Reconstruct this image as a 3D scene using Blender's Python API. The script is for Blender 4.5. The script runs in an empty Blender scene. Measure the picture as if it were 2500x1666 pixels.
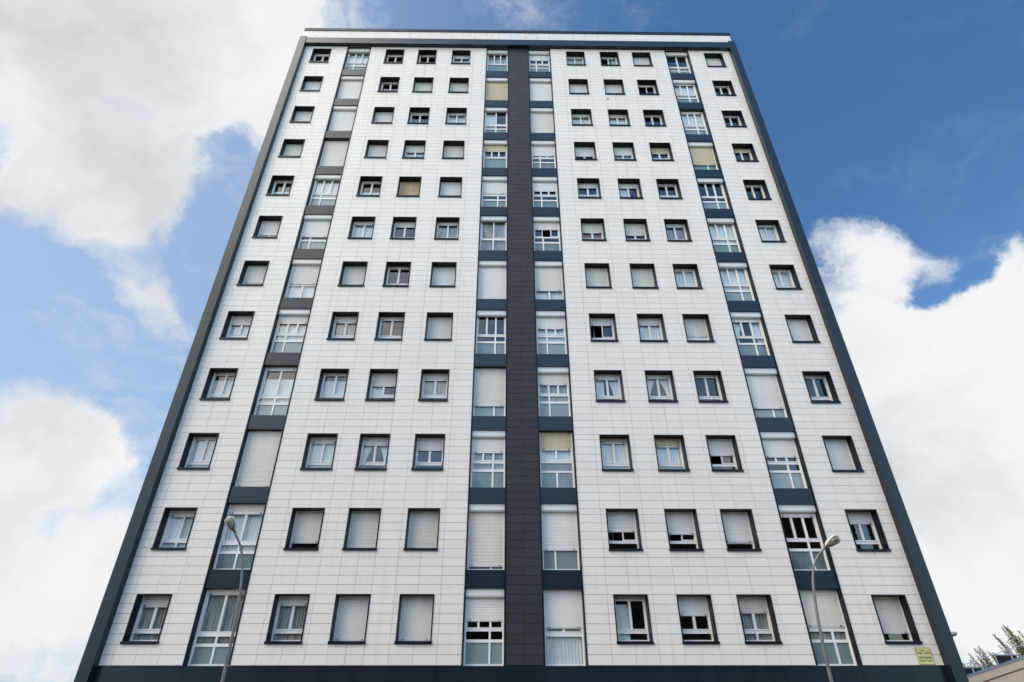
import bpy, math, random
from mathutils import Vector, Matrix
R = math.radians
scn = bpy.context.scene

# ------------------------------------------------------------------ camera
cam_data = bpy.data.cameras.new('camera')
cam = bpy.data.objects.new('camera', cam_data)
scn.collection.objects.link(cam)
cam_data.sensor_width = 36.0
cam_data.lens = 18.589
cam_data.clip_start = 0.1
cam_data.clip_end = 5000
cam.location = (-0.631, -19.485, 1.6)
cam.rotation_mode = 'XYZ'
cam.rotation_euler = (R(90) + 0.52756, 0.0, -0.01194)
scn.camera = cam

# ------------------------------------------------------------------ light, sky, exposure
scn.view_settings.view_transform = 'Standard'
scn.view_settings.look = 'None'
scn.view_settings.exposure = 0.0
scn.view_settings.gamma = 1.0
SUN_EL, SUN_AZ = R(50), R(-112)     # azimuth measured from +Y towards +X: behind the camera, to the left
sd = Vector((math.sin(SUN_AZ) * math.cos(SUN_EL), math.cos(SUN_AZ) * math.cos(SUN_EL), math.sin(SUN_EL)))
sun_data = bpy.data.lights.new('sun', 'SUN')
sun_data.energy = 2.1
sun_data.angle = R(50)
sun_data.color = (1.0, 0.87, 0.70)
sun = bpy.data.objects.new('sun', sun_data)
sun.rotation_euler = (-sd).to_track_quat('-Z', 'Y').to_euler()
sun.location = sd * 60
scn.collection.objects.link(sun)

CLOUDS = [(-0.615, 0.386, 0.687, 0.186, 1), (-0.489, 0.434, 0.757, 0.195, 1), (-0.38, 0.45, 0.808, 0.143, 0.9), (-0.38, 0.52, 0.765, 0.077, 0.7), (-0.403, 0.553, 0.729, 0.048, 0.5), (-0.571, 0.481, 0.666, 0.167, 1), (-0.611, 0.536, 0.583, 0.117, 1), (-0.559, 0.584, 0.588, 0.105, 0.9), (-0.498, 0.502, 0.707, 0.071, 0.9), (-0.492, 0.54, 0.682, 0.051, 0.6), (-0.543, 0.695, 0.471, 0.065, 0.8), (-0.57, 0.666, 0.481, 0.051, 0.45), (-0.659, 0.703, 0.269, 0.114, 1), (-0.61, 0.742, 0.278, 0.069, 0.8), (-0.657, 0.737, 0.16, 0.104, 0.9), (-0.59, 0.78, 0.21, 0.075, 0.7), (-0.587, 0.81, 0.012, 0.154, 1), (-0.537, 0.838, 0.095, 0.084, 0.8), (-0.624, 0.779, 0.064, 0.093, 0.7), (-0.679, 0.536, 0.501, 0.028, 0.7), (-0.242, 0.451, 0.859, 0.06, 0.4), (-0.304, 0.462, 0.833, 0.045, 0.4), (0.63, 0.573, 0.525, 0.068, 0.55), (0.573, 0.617, 0.54, 0.063, 0.5), (0.655, 0.60, 0.46, 0.05, 0.5), (0.539, 0.647, 0.54, 0.054, 0.6), (0.567, 0.686, 0.457, 0.1, 1), (0.601, 0.703, 0.38, 0.101, 1), (0.684, 0.594, 0.424, 0.079, 1), (0.656, 0.67, 0.348, 0.134, 1), (0.659, 0.728, 0.188, 0.196, 1.2), (0.613, 0.748, 0.253, 0.14, 1), (0.636, 0.771, 0.039, 0.138, 1), (0.325, 0.447, 0.834, 0.034, 0.4), (0.423, 0.522, 0.741, 0.026, 0.45), (0.065, 0.471, 0.88, 0.043, 0.4), (0.508, 0.641, 0.576, 0.037, 0.5), (-0.493, 0.759, 0.426, 0.05, 0.35), (0.037, 0.424, 0.905, 0.087, 0.12), (-0.459, 0.611, 0.645, 0.073, -0.9), (-0.477, 0.658, 0.583, 0.08, -0.7), (-0.67, 0.633, 0.387, 0.113, -0.6), (-0.562, 0.745, 0.359, 0.098, -0.7), (-0.601, 0.783, 0.16, 0.046, -0.8), (-0.633, 0.764, 0.125, 0.029, -0.6), (0.615, 0.64, 0.46, 0.033, -0.9), (0.638, 0.598, 0.485, 0.026, -0.6), (0.589, 0.636, 0.499, 0.028, -0.5), (-0.666, 0.492, 0.561, 0.028, -0.7), (0.509, 0.451, 0.733, 0.261, -0.9), (0.612, 0.496, 0.615, 0.126, -0.6), (-0.667, 0.584, 0.463, 0.098, -0.6), (-0.5, 0.678, 0.539, 0.061, -0.3)]
# cloud banks on the far side of the sky, behind the photographer
CLOUDS += [(-0.467, 0.553, 0.69, 0.044, -0.9), (-0.46, 0.588, 0.665, 0.048, -0.7), (-0.434, 0.629, 0.645, 0.05, -0.6), (-0.646, 0.48, 0.594, 0.038, -0.4), (0.607, 0.562, 0.562, 0.064, -0.35), (0.618, 0.629, 0.471, 0.033, -0.9), (0.641, 0.593, 0.488, 0.029, -0.7), (0.592, 0.664, 0.458, 0.026, -0.7), (0.67, 0.547, 0.502, 0.034, -0.4)]
CLOUDS += [(-0.5, 0.62, 0.605, 0.07, 0.5), (-0.47, 0.56, 0.68, 0.06, 0.4)]
CLOUDS += [(-0.75, -0.45, 0.48, 0.6, 1), (-0.35, -0.75, 0.56, 0.35, 0.7), (0.3, -0.93, 0.2, 0.4, 0.7), (-0.4, -0.2, 0.9, 0.35, 0.8), (0.9, -0.2, 0.35, 0.45, 0.8)]

class NT:
    """small helper for writing node trees"""
    def __init__(s, tree):
        s.t = tree; s.n = tree.nodes; s.l = tree.links
    def add(s, typ, **kw):
        nd = s.n.new(typ)
        for k, v in kw.items():
            if k.startswith('i_'):
                key = k[2:]
                key = int(key) if key.isdigit() else key.replace('_', ' ')
                s.put(nd.inputs[key], v)
            else:
                setattr(nd, k, v)
        return nd
    def put(s, sock, v):
        if isinstance(v, bpy.types.NodeSocket): s.l.new(v, sock)
        else: sock.default_value = v
    def math(s, op, a, b=0.0, c=0.0, clamp=False):
        nd = s.n.new('ShaderNodeMath'); nd.operation = op; nd.use_clamp = clamp
        s.put(nd.inputs[0], a); s.put(nd.inputs[1], b); s.put(nd.inputs[2], c)
        return nd.outputs[0]
    def mix(s, fac, a, b):
        nd = s.n.new('ShaderNodeMix'); nd.data_type = 'RGBA'
        s.put(nd.inputs[0], fac); s.put(nd.inputs[6], a); s.put(nd.inputs[7], b)
        return nd.outputs[2]
    def ramp(s, v, a, b, lo=0.0, hi=1.0):
        nd = s.n.new('ShaderNodeMapRange'); nd.interpolation_type = 'SMOOTHSTEP'
        s.put(nd.inputs[0], v)
        nd.inputs[1].default_value = a; nd.inputs[2].default_value = b
        nd.inputs[3].default_value = lo; nd.inputs[4].default_value = hi
        return nd.outputs[0]
    def noise(s, vec, scale, detail=4, rough=0.5):
        nd = s.n.new('ShaderNodeTexNoise')
        if vec is not None: s.put(nd.inputs['Vector'], vec)
        nd.inputs['Scale'].default_value = scale; nd.inputs['Detail'].default_value = detail
        nd.inputs['Roughness'].default_value = rough
        return nd

world = bpy.data.worlds.new('World')
scn.world = world
world.use_nodes = True
w = NT(world.node_tree)
w.n.clear()
SKY = 0.10
sky = w.add('ShaderNodeTexSky', sky_type='NISHITA', sun_disc=False, sun_elevation=SUN_EL, sun_rotation=SUN_AZ,
            altitude=200, air_density=1.0, dust_density=0.6, ozone_density=2.2)
tc = w.add('ShaderNodeTexCoord').outputs['Generated']
wn = w.noise(tc, 4.2, 10, 0.62)
wv = w.add('ShaderNodeVectorMath', operation='SUBTRACT', i_0=wn.outputs['Color'], i_1=(0.5, 0.5, 0.5))
ws = w.add('ShaderNodeVectorMath', operation='SCALE', i_0=wv.outputs[0]); ws.inputs['Scale'].default_value = 0.21
wd = w.add('ShaderNodeVectorMath', operation='ADD', i_0=tc, i_1=ws.outputs[0]).outputs[0]
tot = None
for (cx, cy, cz, cr, ca) in CLOUDS:
    d = w.add('ShaderNodeVectorMath', operation='DISTANCE', i_0=wd, i_1=(cx, cy, cz)).outputs['Value']
    m = w.ramp(d, 0.0, cr * (1.5 if ca > 0 else 1.3), ca, 0.0)
    tot = m if tot is None else w.math('ADD', tot, m)
n1 = w.noise(wd, 7.0, 14, 0.66).outputs['Fac']
n2 = w.noise(wd, 4.0, 8, 0.55).outputs['Fac']
n3 = w.noise(wd, 2.2, 5, 0.5).outputs['Fac']
dens = w.math('ADD', w.math('MINIMUM', tot, 1.45), w.math('MULTIPLY', w.math('SUBTRACT', n1, 0.5), 2.5))
mask = w.ramp(dens, 0.16, 1.25)
shade = w.math('ADD', w.math('ADD', w.math('MULTIPLY', w.math('SUBTRACT', n2, 0.5), 2.4), w.math('MULTIPLY', w.math('SUBTRACT', n3, 0.5), 2.4)), w.math('MULTIPLY', dens, 0.16))
core = w.ramp(shade, -0.2, 1.15)
cloud_col = w.mix(core, (0.905, 0.915, 0.93, 1), (0.58, 0.61, 0.65, 1))
sky_rgb = w.add('ShaderNodeVectorMath', operation='MULTIPLY', i_0=sky.outputs[0], i_1=(0.90 * SKY, 1.38 * SKY, 1.66 * SKY))
# high thin veil of ice cloud, denser towards the west (-X) and the horizon
sep = w.add('ShaderNodeSeparateXYZ', i_0=tc)
veil = w.ramp(sep.outputs[0], 0.30, -0.75, 0.0, 0.72)
lowv = w.ramp(sep.outputs[2], 0.6, 0.0, 0.0, 0.35)
veil = w.math('MAXIMUM', veil, lowv)
base = w.mix(veil, sky_rgb.outputs[0], (0.47, 0.60, 0.80, 1))
thm = w.add('ShaderNodeMapping', i_0=wd); thm.inputs['Scale'].default_value = (1.0, 1.3, 2.2); thm.inputs['Rotation'].default_value = (0.3, 0.5, 0.2)
thin = w.ramp(w.noise(thm.outputs[0], 4.5, 10, 0.62).outputs['Fac'], 0.50, 0.80, 0.0, 0.55)
base = w.mix(w.math('MULTIPLY', thin, w.ramp(sep.outputs[0], 0.6, -0.2, 0.12, 1.0)), base, (0.84, 0.86, 0.90, 1))
full = w.mix(mask, base, cloud_col)
# unseen sky behind the camera, boosted and warm-tinted to brighten the tower wall
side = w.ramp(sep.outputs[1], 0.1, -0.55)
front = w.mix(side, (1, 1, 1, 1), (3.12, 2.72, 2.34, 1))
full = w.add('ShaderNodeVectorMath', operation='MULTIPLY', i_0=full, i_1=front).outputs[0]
ground_dim = w.ramp(sep.outputs[2], -0.10, -0.075)
full = w.mix(ground_dim, (0.10, 0.10, 0.10, 1), full)
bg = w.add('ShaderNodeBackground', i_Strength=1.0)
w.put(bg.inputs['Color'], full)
out = w.add('ShaderNodeOutputWorld')
w.l.new(bg.outputs[0], out.inputs[0])
world.cycles.sampling_method = 'MANUAL'
world.cycles.sample_map_resolution = 1024

# ------------------------------------------------------------------ materials
def mat(name, col, rough=0.5, metal=0.0, spec=0.5):
    m = bpy.data.materials.new(name); m.use_nodes = True
    p = m.node_tree.nodes['Principled BSDF']
    p.inputs['Base Color'].default_value = (*col, 1)
    p.inputs['Roughness'].default_value = rough
    p.inputs['Metallic'].default_value = metal
    p.inputs['Specular IOR Level'].default_value = spec
    return m, NT(m.node_tree), p

def varied(name, col, rough=0.5, metal=0.0, spec=0.5, island=0.06, blot=0.08, bscale=0.8, stretch=(1, 1, 1), bump=0.0):
    """colour that differs a little from piece to piece and carries soft weathering"""
    m, t, p = mat(name, col, rough, metal, spec)
    geo = t.add('ShaderNodeNewGeometry')
    tc = t.add('ShaderNodeTexCoord').outputs['Object']
    mp = t.add('ShaderNodeMapping', i_0=tc); mp.inputs['Scale'].default_value = stretch
    nz = t.noise(mp.outputs[0], bscale, 5, 0.6).outputs['Fac']
    f = t.math('ADD', t.math('MULTIPLY', t.math('SUBTRACT', geo.outputs['Random Per Island'], 0.5), island),
               t.math('MULTIPLY', t.math('SUBTRACT', nz, 0.5), blot))
    f = t.math('ADD', f, 1.0)
    sc = t.add('ShaderNodeVectorMath', operation='SCALE', i_0=(*col,)); t.put(sc.inputs['Scale'], f)
    t.put(p.inputs['Base Color'], sc.outputs[0])
    rr = t.math('ADD', t.math('MULTIPLY', t.math('SUBTRACT', nz, 0.5), 0.2), rough)
    t.put(p.inputs['Roughness'], rr)
    if bump:
        b = t.add('ShaderNodeBump'); b.inputs['Strength'].default_value = bump; b.inputs['Distance'].default_value = 0.01
        t.put(b.inputs['Height'], t.noise(mp.outputs[0], bscale * 9, 4, 0.6).outputs['Fac'])
        t.l.new(b.outputs[0], p.inputs['Normal'])
    return m

M = {}
M['ceramic'] = varied('white_ceramic', (0.81, 0.762, 0.695), 0.42, 0, 0.4, island=0.05, blot=0.09, bscale=0.35, stretch=(1, 1, 0.6))
def streaks(m, amount):
    t = NT(m.node_tree); p = m.node_tree.nodes['Principled BSDF']
    src = p.inputs['Base Color'].links[0].from_socket
    tc = t.add('ShaderNodeTexCoord').outputs['Object']
    mp = t.add('ShaderNodeMapping', i_0=tc); mp.inputs['Scale'].default_value = (3.2, 3.2, 0.16)
    f = t.ramp(t.noise(mp.outputs[0], 1.5, 6, 0.65).outputs['Fac'], 0.50, 0.75, 0.0, amount)
    t.put(p.inputs['Base Color'], t.mix(f, src, (0.36, 0.33, 0.29, 1)))
streaks(M['ceramic'], 0.16)
M['ceramic_dark'] = varied('anthracite_ceramic', (0.036, 0.034, 0.040), 0.55, 0, 0.3, island=0.22, blot=0.2, bscale=1.5)
M['joint'] = mat('dark_joint', (0.055, 0.045, 0.04), 0.9)[0]  # even dark brown, mainly the backing seen in the panel joints
M['metal'] = varied('slate_metal', (0.006, 0.009, 0.014), 0.40, 0.0, 0.28, island=0.1, blot=0.3, bscale=1.3, stretch=(3, 3, 0.5))
M['metal_band'] = varied('slate_metal_band', (0.009, 0.014, 0.021), 0.30, 0.0, 0.5, island=0.25, blot=0.35, bscale=0.8, stretch=(2.5, 2.5, 0.4))
for k in ('metal', 'metal_band'):
    M[k].node_tree.nodes['Principled BSDF'].inputs['Specular Tint'].default_value = (0.80, 0.93, 1.0, 1)
M['pvc'] = varied('white_pvc', (0.88, 0.855, 0.82), 0.35, 0, 0.5, island=0.02, blot=0.05, bscale=2)
M['box'] = varied('cream_box_paint', (0.74, 0.725, 0.69), 0.4, 0, 0.5, island=0.02, blot=0.1, bscale=2)
M['sh_W'] = varied('shutter_white', (0.83, 0.795, 0.75), 0.45, 0, 0.5, island=0.03, blot=0.14, bscale=1.6)
M['sh_C'] = varied('shutter_cream', (0.77, 0.73, 0.66), 0.45, 0, 0.5, island=0.03, blot=0.18, bscale=1.6)
M['sh_Y'] = varied('shutter_yellowed', (0.64, 0.56, 0.38), 0.5, 0, 0.45, island=0.03, blot=0.16, bscale=1.6)
M['sh_T'] = varied('shutter_tan', (0.58, 0.45, 0.27), 0.5, 0, 0.45, island=0.03, blot=0.16, bscale=1.6)
M['bar'] = varied('shutter_bar', (0.62, 0.62, 0.63), 0.35, 0.1, 0.5, island=0.0, blot=0.05)
M['inside'] = varied('room_inside', (0.025, 0.022, 0.02), 0.9, 0, 0.2, island=0.3, blot=0.5, bscale=0.5)
def frost():
    m, t, p = mat('frosted_glass', (0.30, 0.40, 0.41), 0.12, 0, 0.7)
    oi = t.add('ShaderNodeObjectInfo').outputs['Random']
    tc = t.add('ShaderNodeTexCoord').outputs['Object']
    nz = t.noise(tc, 1.4, 3, 0.5).outputs['Fac']
    c = t.mix(oi, (0.08, 0.13, 0.125, 1), (0.34, 0.41, 0.42, 1))
    c2 = t.mix(t.ramp(nz, 0.3, 0.75), c, (0.22, 0.29, 0.30, 1))
    t.put(p.inputs['Base Color'], c2)
    return m
M['frost'] = frost()
def glass():
    m = bpy.data.materials.new('window_glass'); m.use_nodes = True
    t = NT(m.node_tree); t.n.clear()
    fr = t.add('ShaderNodeFresnel'); bf = t.add('ShaderNodeNewGeometry').outputs['Backfacing']
    t.put(fr.inputs['IOR'], t.math('SUBTRACT', 1.62, t.math('MULTIPLY', bf, 1.62 - 1 / 1.62)))
    fac = t.math('ADD', t.math('MULTIPLY', fr.outputs[0], 1.7), 0.01, clamp=True)
    tr = t.add('ShaderNodeBsdfTransparent'); tr.inputs['Color'].default_value = (0.90, 0.94, 0.93, 1)
    gl = t.add('ShaderNodeBsdfGlossy'); gl.inputs['Roughness'].default_value = 0.01
    tc = t.add('ShaderNodeTexCoord').outputs['Object']
    b = t.add('ShaderNodeBump'); b.inputs['Strength'].default_value = 0.04; b.inputs['Distance'].default_value = 0.02
    t.put(b.inputs['Height'], t.noise(tc, 1.8, 2, 0.5).outputs['Fac'])
    t.l.new(b.outputs[0], gl.inputs['Normal'])
    mx = t.add('ShaderNodeMixShader'); t.put(mx.inputs[0], fac)
    t.l.new(tr.outputs[0], mx.inputs[1]); t.l.new(gl.outputs[0], mx.inputs[2])
    o = t.add('ShaderNodeOutputMaterial'); t.l.new(mx.outputs[0], o.inputs[0])
    return m
M['glass'] = glass()
def cloth(name, col, stripes=0.0):
    m, t, p = mat(name, col, 0.85, 0, 0.2)
    tc = t.add('ShaderNodeTexCoord').outputs['Object']
    mp = t.add('ShaderNodeMapping', i_0=tc); mp.inputs['Scale'].default_value = (14, 1, 0.6)
    nz = t.noise(mp.outputs[0], 1.6, 3, 0.6).outputs['Fac']
    dark = tuple(c * (0.86 - stripes * 0.9) for c in col)
    t.put(p.inputs['Base Color'], t.mix(t.ramp(nz, 0.35, 0.65), (*dark, 1), (*col, 1)))
    return m
M['net'] = cloth('net_curtain', (0.90, 0.92, 0.93))
M['pleat'] = cloth('pleated_curtain', (0.52, 0.52, 0.50), 0.4)
M['orange'] = cloth('terracotta_curtain', (0.55, 0.24, 0.16), 0.2)
M['plaque'] = varied('yellow_enamel', (0.68, 0.62, 0.28), 0.35, 0, 0.5, island=0.0, blot=0.12, bscale=4)
M['ink'] = mat('black_enamel', (0.035, 0.033, 0.03), 0.4)[0]
M['galv'] = varied('galvanised_steel', (0.20, 0.195, 0.19), 0.48, 0.55, 0.5, island=0.0, blot=0.45, bscale=3, stretch=(1, 1, 0.5))
M['head'] = varied('lamp_enamel', (0.66, 0.64, 0.60), 0.4, 0.0, 0.5, island=0.0, blot=0.2, bscale=6)
M['rust'] = varied('dirty_gasket', (0.10, 0.075, 0.055), 0.7)
def lens():
    m, t, p = mat('lamp_diffuser', (0.30, 0.29, 0.26), 0.22, 0, 0.6)
    tc = t.add('ShaderNodeTexCoord').outputs['Object']
    nz = t.noise(tc, 9, 4, 0.6).outputs['Fac']
    t.put(p.inputs['Base Color'], t.mix(t.ramp(nz, 0.35, 0.7), (0.15, 0.145, 0.125, 1), (0.42, 0.42, 0.39, 1)))
    return m
M['lens'] = lens()
M['stone'] = varied('beige_stone', (0.78, 0.58, 0.42), 0.8, 0, 0.3, island=0.05, blot=0.22, bscale=2.5, bump=0.3)
M['groove'] = mat('rusty_groove', (0.10, 0.05, 0.03), 0.9)[0]
M['zinc'] = varied('zinc_coping', (0.26, 0.27, 0.28), 0.45, 0.2, 0.5, blot=0.25)
M['rail'] = varied('white_railing_paint', (0.62, 0.63, 0.66), 0.4, 0.2, 0.5)
M['black'] = mat('black_box_paint', (0.018, 0.012, 0.014), 0.6)[0]
M['bark'] = varied('grey_bark', (0.13, 0.10, 0.075), 0.9, 0, 0.2, blot=0.4, bscale=5)
def leafm():
    m, t, p = mat('poplar_leaf', (0.08, 0.12, 0.03), 0.6, 0, 0.3)
    rnd = t.add('ShaderNodeNewGeometry').outputs['Random Per Island']
    c = t.mix(rnd, (0.08, 0.12, 0.025, 1), (0.24, 0.29, 0.08, 1))
    t.put(p.inputs['Base Color'], c)
    return m
M['leaf'] = leafm()
def paving():
    m, t, p = mat('plaza_paving', (0.28, 0.26, 0.24), 0.85, 0, 0.3)
    tc = t.add('ShaderNodeTexCoord').outputs['Object']
    br = t.add('ShaderNodeTexBrick', i_0=tc)
    br.inputs['Color1'].default_value = (0.15, 0.14, 0.13, 1); br.inputs['Color2'].default_value = (0.11, 0.105, 0.10, 1)
    br.inputs['Mortar'].default_value = (0.06, 0.055, 0.05, 1)
    br.inputs['Scale'].default_value = 1.0; br.inputs['Mortar Size'].default_value = 0.008
    br.inputs['Brick Width'].default_value = 0.6; br.inputs['Row Height'].default_value = 0.4
    nz = t.noise(tc, 0.3, 6, 0.6).outputs['Fac']
    t.put(p.inputs['Base Color'], t.mix(t.ramp(nz, 0.3, 0.8, 0, 0.4), br.outputs[0], (0.09, 0.085, 0.08, 1)))
    return m
M['paving'] = paving()
M['glassdark'] = mat('dark_window', (0.02, 0.022, 0.025), 0.1)[0]
M['brickwall'] = varied('opposite_render', (0.13, 0.10, 0.08), 0.85, 0, 0.3, blot=0.3, bscale=0.5)

# ------------------------------------------------------------------ mesh helpers
class MB:
    def __init__(s): s.v = []; s.f = []; s.mi = []
    def quad(s, a, b, c, d, mi=0):
        n = len(s.v); s.v += [tuple(a), tuple(b), tuple(c), tuple(d)]; s.f.append((n, n + 1, n + 2, n + 3)); s.mi.append(mi)
    def box(s, x0, x1, y0, y1, z0, z1, mi=0, open_back=False, mt=None):
        p = [(x, y, z) for z in (z0, z1) for y in (y0, y1) for x in (x0, x1)]
        if mt is not None: p = [tuple(mt @ Vector(q)) for q in p]
        n = len(s.v); s.v += p
        fs = [(0, 1, 5, 4), (0, 4, 6, 2), (1, 3, 7, 5), (4, 5, 7, 6), (0, 2, 3, 1)]
        if not open_back: fs.append((2, 6, 7, 3))
        for f in fs: s.f.append(tuple(n + i for i in f)); s.mi.append(mi)
    def poly_prism(s, pts, y0, y1, mi=0):
        """pts: outline (x,z) counter-clockwise seen from the front (-Y)"""
        n = len(s.v); k = len(pts)
        s.v += [(x, y0, z) for x, z in pts] + [(x, y1, z) for x, z in pts]
        s.f.append(tuple(n + i for i in range(k))); s.mi.append(mi)
        s.f.append(tuple(n + k + i for i in reversed(range(k)))); s.mi.append(mi)
        for i in range(k):
            j = (i + 1) % k
            s.f.append((n + j, n + i, n + k + i, n + k + j)); s.mi.append(mi)
    def tube(s, pts, rad, seg=12, mi=0, cap=True):
        pts = [Vector(p) for p in pts]
        rr = rad if isinstance(rad, (list, tuple)) else [rad] * len(pts)
        n = len(s.v); up = None
        for i, p in enumerate(pts):
            d = (pts[min(i + 1, len(pts) - 1)] - pts[max(i - 1, 0)]).normalized()
            if up is None:
                up = Vector((1, 0, 0)) if abs(d.x) < 0.8 else Vector((0, 1, 0))
            a = (up - d * up.dot(d)).normalized(); b = d.cross(a); up = a
            for k in range(seg):
                t = 2 * math.pi * k / seg
                s.v.append(tuple(p + (a * math.cos(t) + b * math.sin(t)) * rr[i]))
        for i in range(len(pts) - 1):
            for k in range(seg):
                k2 = (k + 1) % seg
                s.f.append((n + i * seg + k, n + i * seg + k2, n + (i + 1) * seg + k2, n + (i + 1) * seg + k)); s.mi.append(mi)
        if cap:
            s.f.append(tuple(n + k for k in reversed(range(seg)))); s.mi.append(mi)
            s.f.append(tuple(n + (len(pts) - 1) * seg + k for k in range(seg))); s.mi.append(mi)
    def mesh(s, name, mats, smooth=False):
        me = bpy.data.meshes.new(name)
        me.from_pydata(s.v, [], s.f)
        for m in (mats if isinstance(mats, (list, tuple)) else [mats]): me.materials.append(m)
        if any(s.mi): me.polygons.foreach_set('material_index', s.mi)
        if smooth: me.polygons.foreach_set('use_smooth', [True] * len(me.polygons))
        me.update()
        return me

def link(name, me, parent=None, loc=(0, 0, 0), rot=(0, 0, 0)):
    o = bpy.data.objects.new(name, me)
    scn.collection.objects.link(o)
    if parent: o.parent = parent
    o.location = loc; o.rotation_euler = rot
    return o
def thing(name, label, cat, loc=(0, 0, 0), group=None):
    o = link(name, None, None, loc); o['label'] = label; o['category'] = cat
    o.empty_display_size = 0.5
    if group: o['group'] = group
    return o

GROUND = -3.4
# ------------------------------------------------------------------ ground
g = MB()          # level square on a hill top, falling away beyond 65 m
NS = 48; RR = [0, 30, 65, 90, 160, 320, 640, 1200]
def gz(r): return GROUND - max(0, r - 65) * 0.085
for i in range(len(RR) - 1):
    for k in range(NS):
        a0, a1 = 2 * math.pi * k / NS, 2 * math.pi * (k + 1) / NS
        p = [(RR[j] * math.cos(a), RR[j] * math.sin(a), gz(RR[j])) for j, a in ((i, a0), (i + 1, a0), (i + 1, a1), (i, a1))]
        if i == 0:
            n = len(g.v); g.v += [p[0], p[1], p[2]]; g.f.append((n, n + 1, n + 2)); g.mi.append(0)
        else: g.quad(*p)
o = link('ground', g.mesh('ground', M['paving'])); o['kind'] = 'structure'
# raised terrace the photographer stands on (kerbed edge)
g = MB(); g.box(-12, 12, -60, -17.6, GROUND, -0.15); g.box(-12.0, 12.0, -17.6, -17.3, GROUND, -0.03)
o = link('terrace', g.mesh('terrace', M['paving'])); o['kind'] = 'structure'

# building across the square, mirrored dimly in the lower windows and metal
opp = thing('apartment_block', 'brown apartment block across the square, reflected in the lower windows', 'building', (0, -62, GROUND))
mb = MB(); mb.box(-52, 52, -12, 0, 0, 22); link('wall', mb.mesh('wall', M['brickwall']), opp)
mb = MB(); mb.box(-52.4, 52.4, -12.4, 0.4, 22.0, 22.5); link('roof', mb.mesh('roof', M['black']), opp)
for fl in range(6):
    for k in range(26):
        if (k + fl) % 2 == 0: continue
        mb = MB(); mb.box(-0.8, 0.8, 0.004, 0.06, 0, 1.5)
        if 'ow' not in globals(): ow = mb.mesh('window', M['glassdark'])
        link('window', ow, opp, (-50 + k * 4, 0, 2.2 + fl * 3.1))

# ------------------------------------------------------------------ the tower
tower = thing('apartment_tower', 'tall apartment tower clad in white panels with dark slate bands and many windows', 'building', (0, 0, GROUND))
def part(name, mb, m, smooth=False, parent=None, loc=None):
    return link(name, mb.mesh(name, m, smooth), parent or tower, (0, 0, -GROUND) if loc is None else loc)

T1 = 33.98; FH = 2.8
def T(r): return T1 - (r - 1) * FH
HW = 13.30            # half width between the corner piers
SEG_L = [[-13.30, -12.93, -12.22, -11.49, -10.69],
         [-9.215, -8.442, -7.68, -6.936, -6.239, -5.666, -5.093, -4.302, -3.54, -2.779, -1.995]]
SEGS = SEG_L + [[-x for x in reversed(s)] for s in reversed(SEG_L)]
WX = [-12.793, -8.253, -6.239, -4.127]           # left edges of the small windows, left half
WW = 1.145
WXS = WX + [-(x + WW) for x in reversed(WX)]
BAYS = [(-10.69, -9.215), (-1.995, -0.61), (0.61, 1.995), (9.215, 10.69)]
ZB, ZT = 1.155, 34.262

def courses():
    zs = []
    for r in range(0, 13):
        t = T(r)
        for i in range(10):
            zs.append(t + i * 0.288)
    zs += [T(12) - 0.289 * k - 0.002 for k in range(1, 7)]
    zs = sorted(z for z in zs if ZB + 0.05 < z < 35.93 - 0.05)
    return zs
CZ = courses()
def panels(mb, xs, z0, z1, holes, gap=0.0054, y=0.0, dep=0.024):
    zs = [z0] + [z for z in CZ if z0 + 0.05 < z < z1 - 0.05] + [z1]
    for za, zb in zip(zs[:-1], zs[1:]):
        for xa, xb in zip(xs[:-1], xs[1:]):
            spans = [(xa, xb)]
            for (hx0, hx1, hz0, hz1) in holes:
                if hz0 < (za + zb) / 2 < hz1:
                    ns = []
                    for a, b in spans:
                        if hx1 <= a or hx0 >= b: ns.append((a, b)); continue
                        if hx0 > a + 0.03: ns.append((a, hx0))
                        if hx1 < b - 0.03: ns.append((hx1, b))
                    spans = ns
            for a, b in spans:
                mb.box(a + gap * 0.8, b - gap * 0.8, y, y + dep, za + gap, zb - gap, open_back=True)

holes = []
for r in range(1, 13):
    for x in WXS: holes.append((x, x + WW, T(r) - 1.36, T(r)))
mb = MB()
for s in SEGS: panels(mb, s, ZB, ZT, holes)
part('wall', mb, M['ceramic'])
mb = MB()
px = [-13.70]
base = [-12.93, -12.22, -11.49, -10.72, -9.96, -9.215, -8.442, -7.68, -6.936, -6.239, -5.666, -5.093, -4.302, -3.54, -2.779, -1.995, -1.22, -0.46]
px = [-13.70] + base + [-x for x in reversed(base)] + [13.70]
panels(mb, px, 34.262, 35.945, [])
part('parapet', mb, M['ceramic'])
# backing behind the joints, with the openings left free
bk = MB()
def backing(x0, x1, z0, z1):
    hs = sorted([(a, b, c, d) for (a, b, c, d) in holes if a >= x0 and b <= x1])
    xs = sorted(set([x0, x1] + [h[0] for h in hs] + [h[1] for h in hs]))
    for xa, xb in zip(xs[:-1], xs[1:]):
        col = sorted([(c, d) for (a, b, c, d) in hs if abs(a - xa) < 1e-6])
        z = z0
        for c, d in col:
            bk.quad((xa, .026, z), (xb, .026, z), (xb, .026, c), (xa, .026, c)); z = d
        bk.quad((xa, .026, z), (xb, .026, z), (xb, .026, z1), (xa, .026, z1))
for s in SEGS: backing(s[0], s[-1], ZB, ZT)
bk.quad((-13.69, .027, 34.2), (13.69, .027, 34.2), (13.69, .027, 35.93), (-13.69, .027, 35.93))
bk.quad((-.61, .026, ZB), (.61, .026, ZB), (.61, .026, ZT), (-.61, .026, ZT))
part('panel_backing', bk, M['joint'])
mb = MB(); panels(mb, [-0.607, 0.0, 0.607], ZB, ZT, [])
part('dark_cladding', mb, M['ceramic_dark'])
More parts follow.
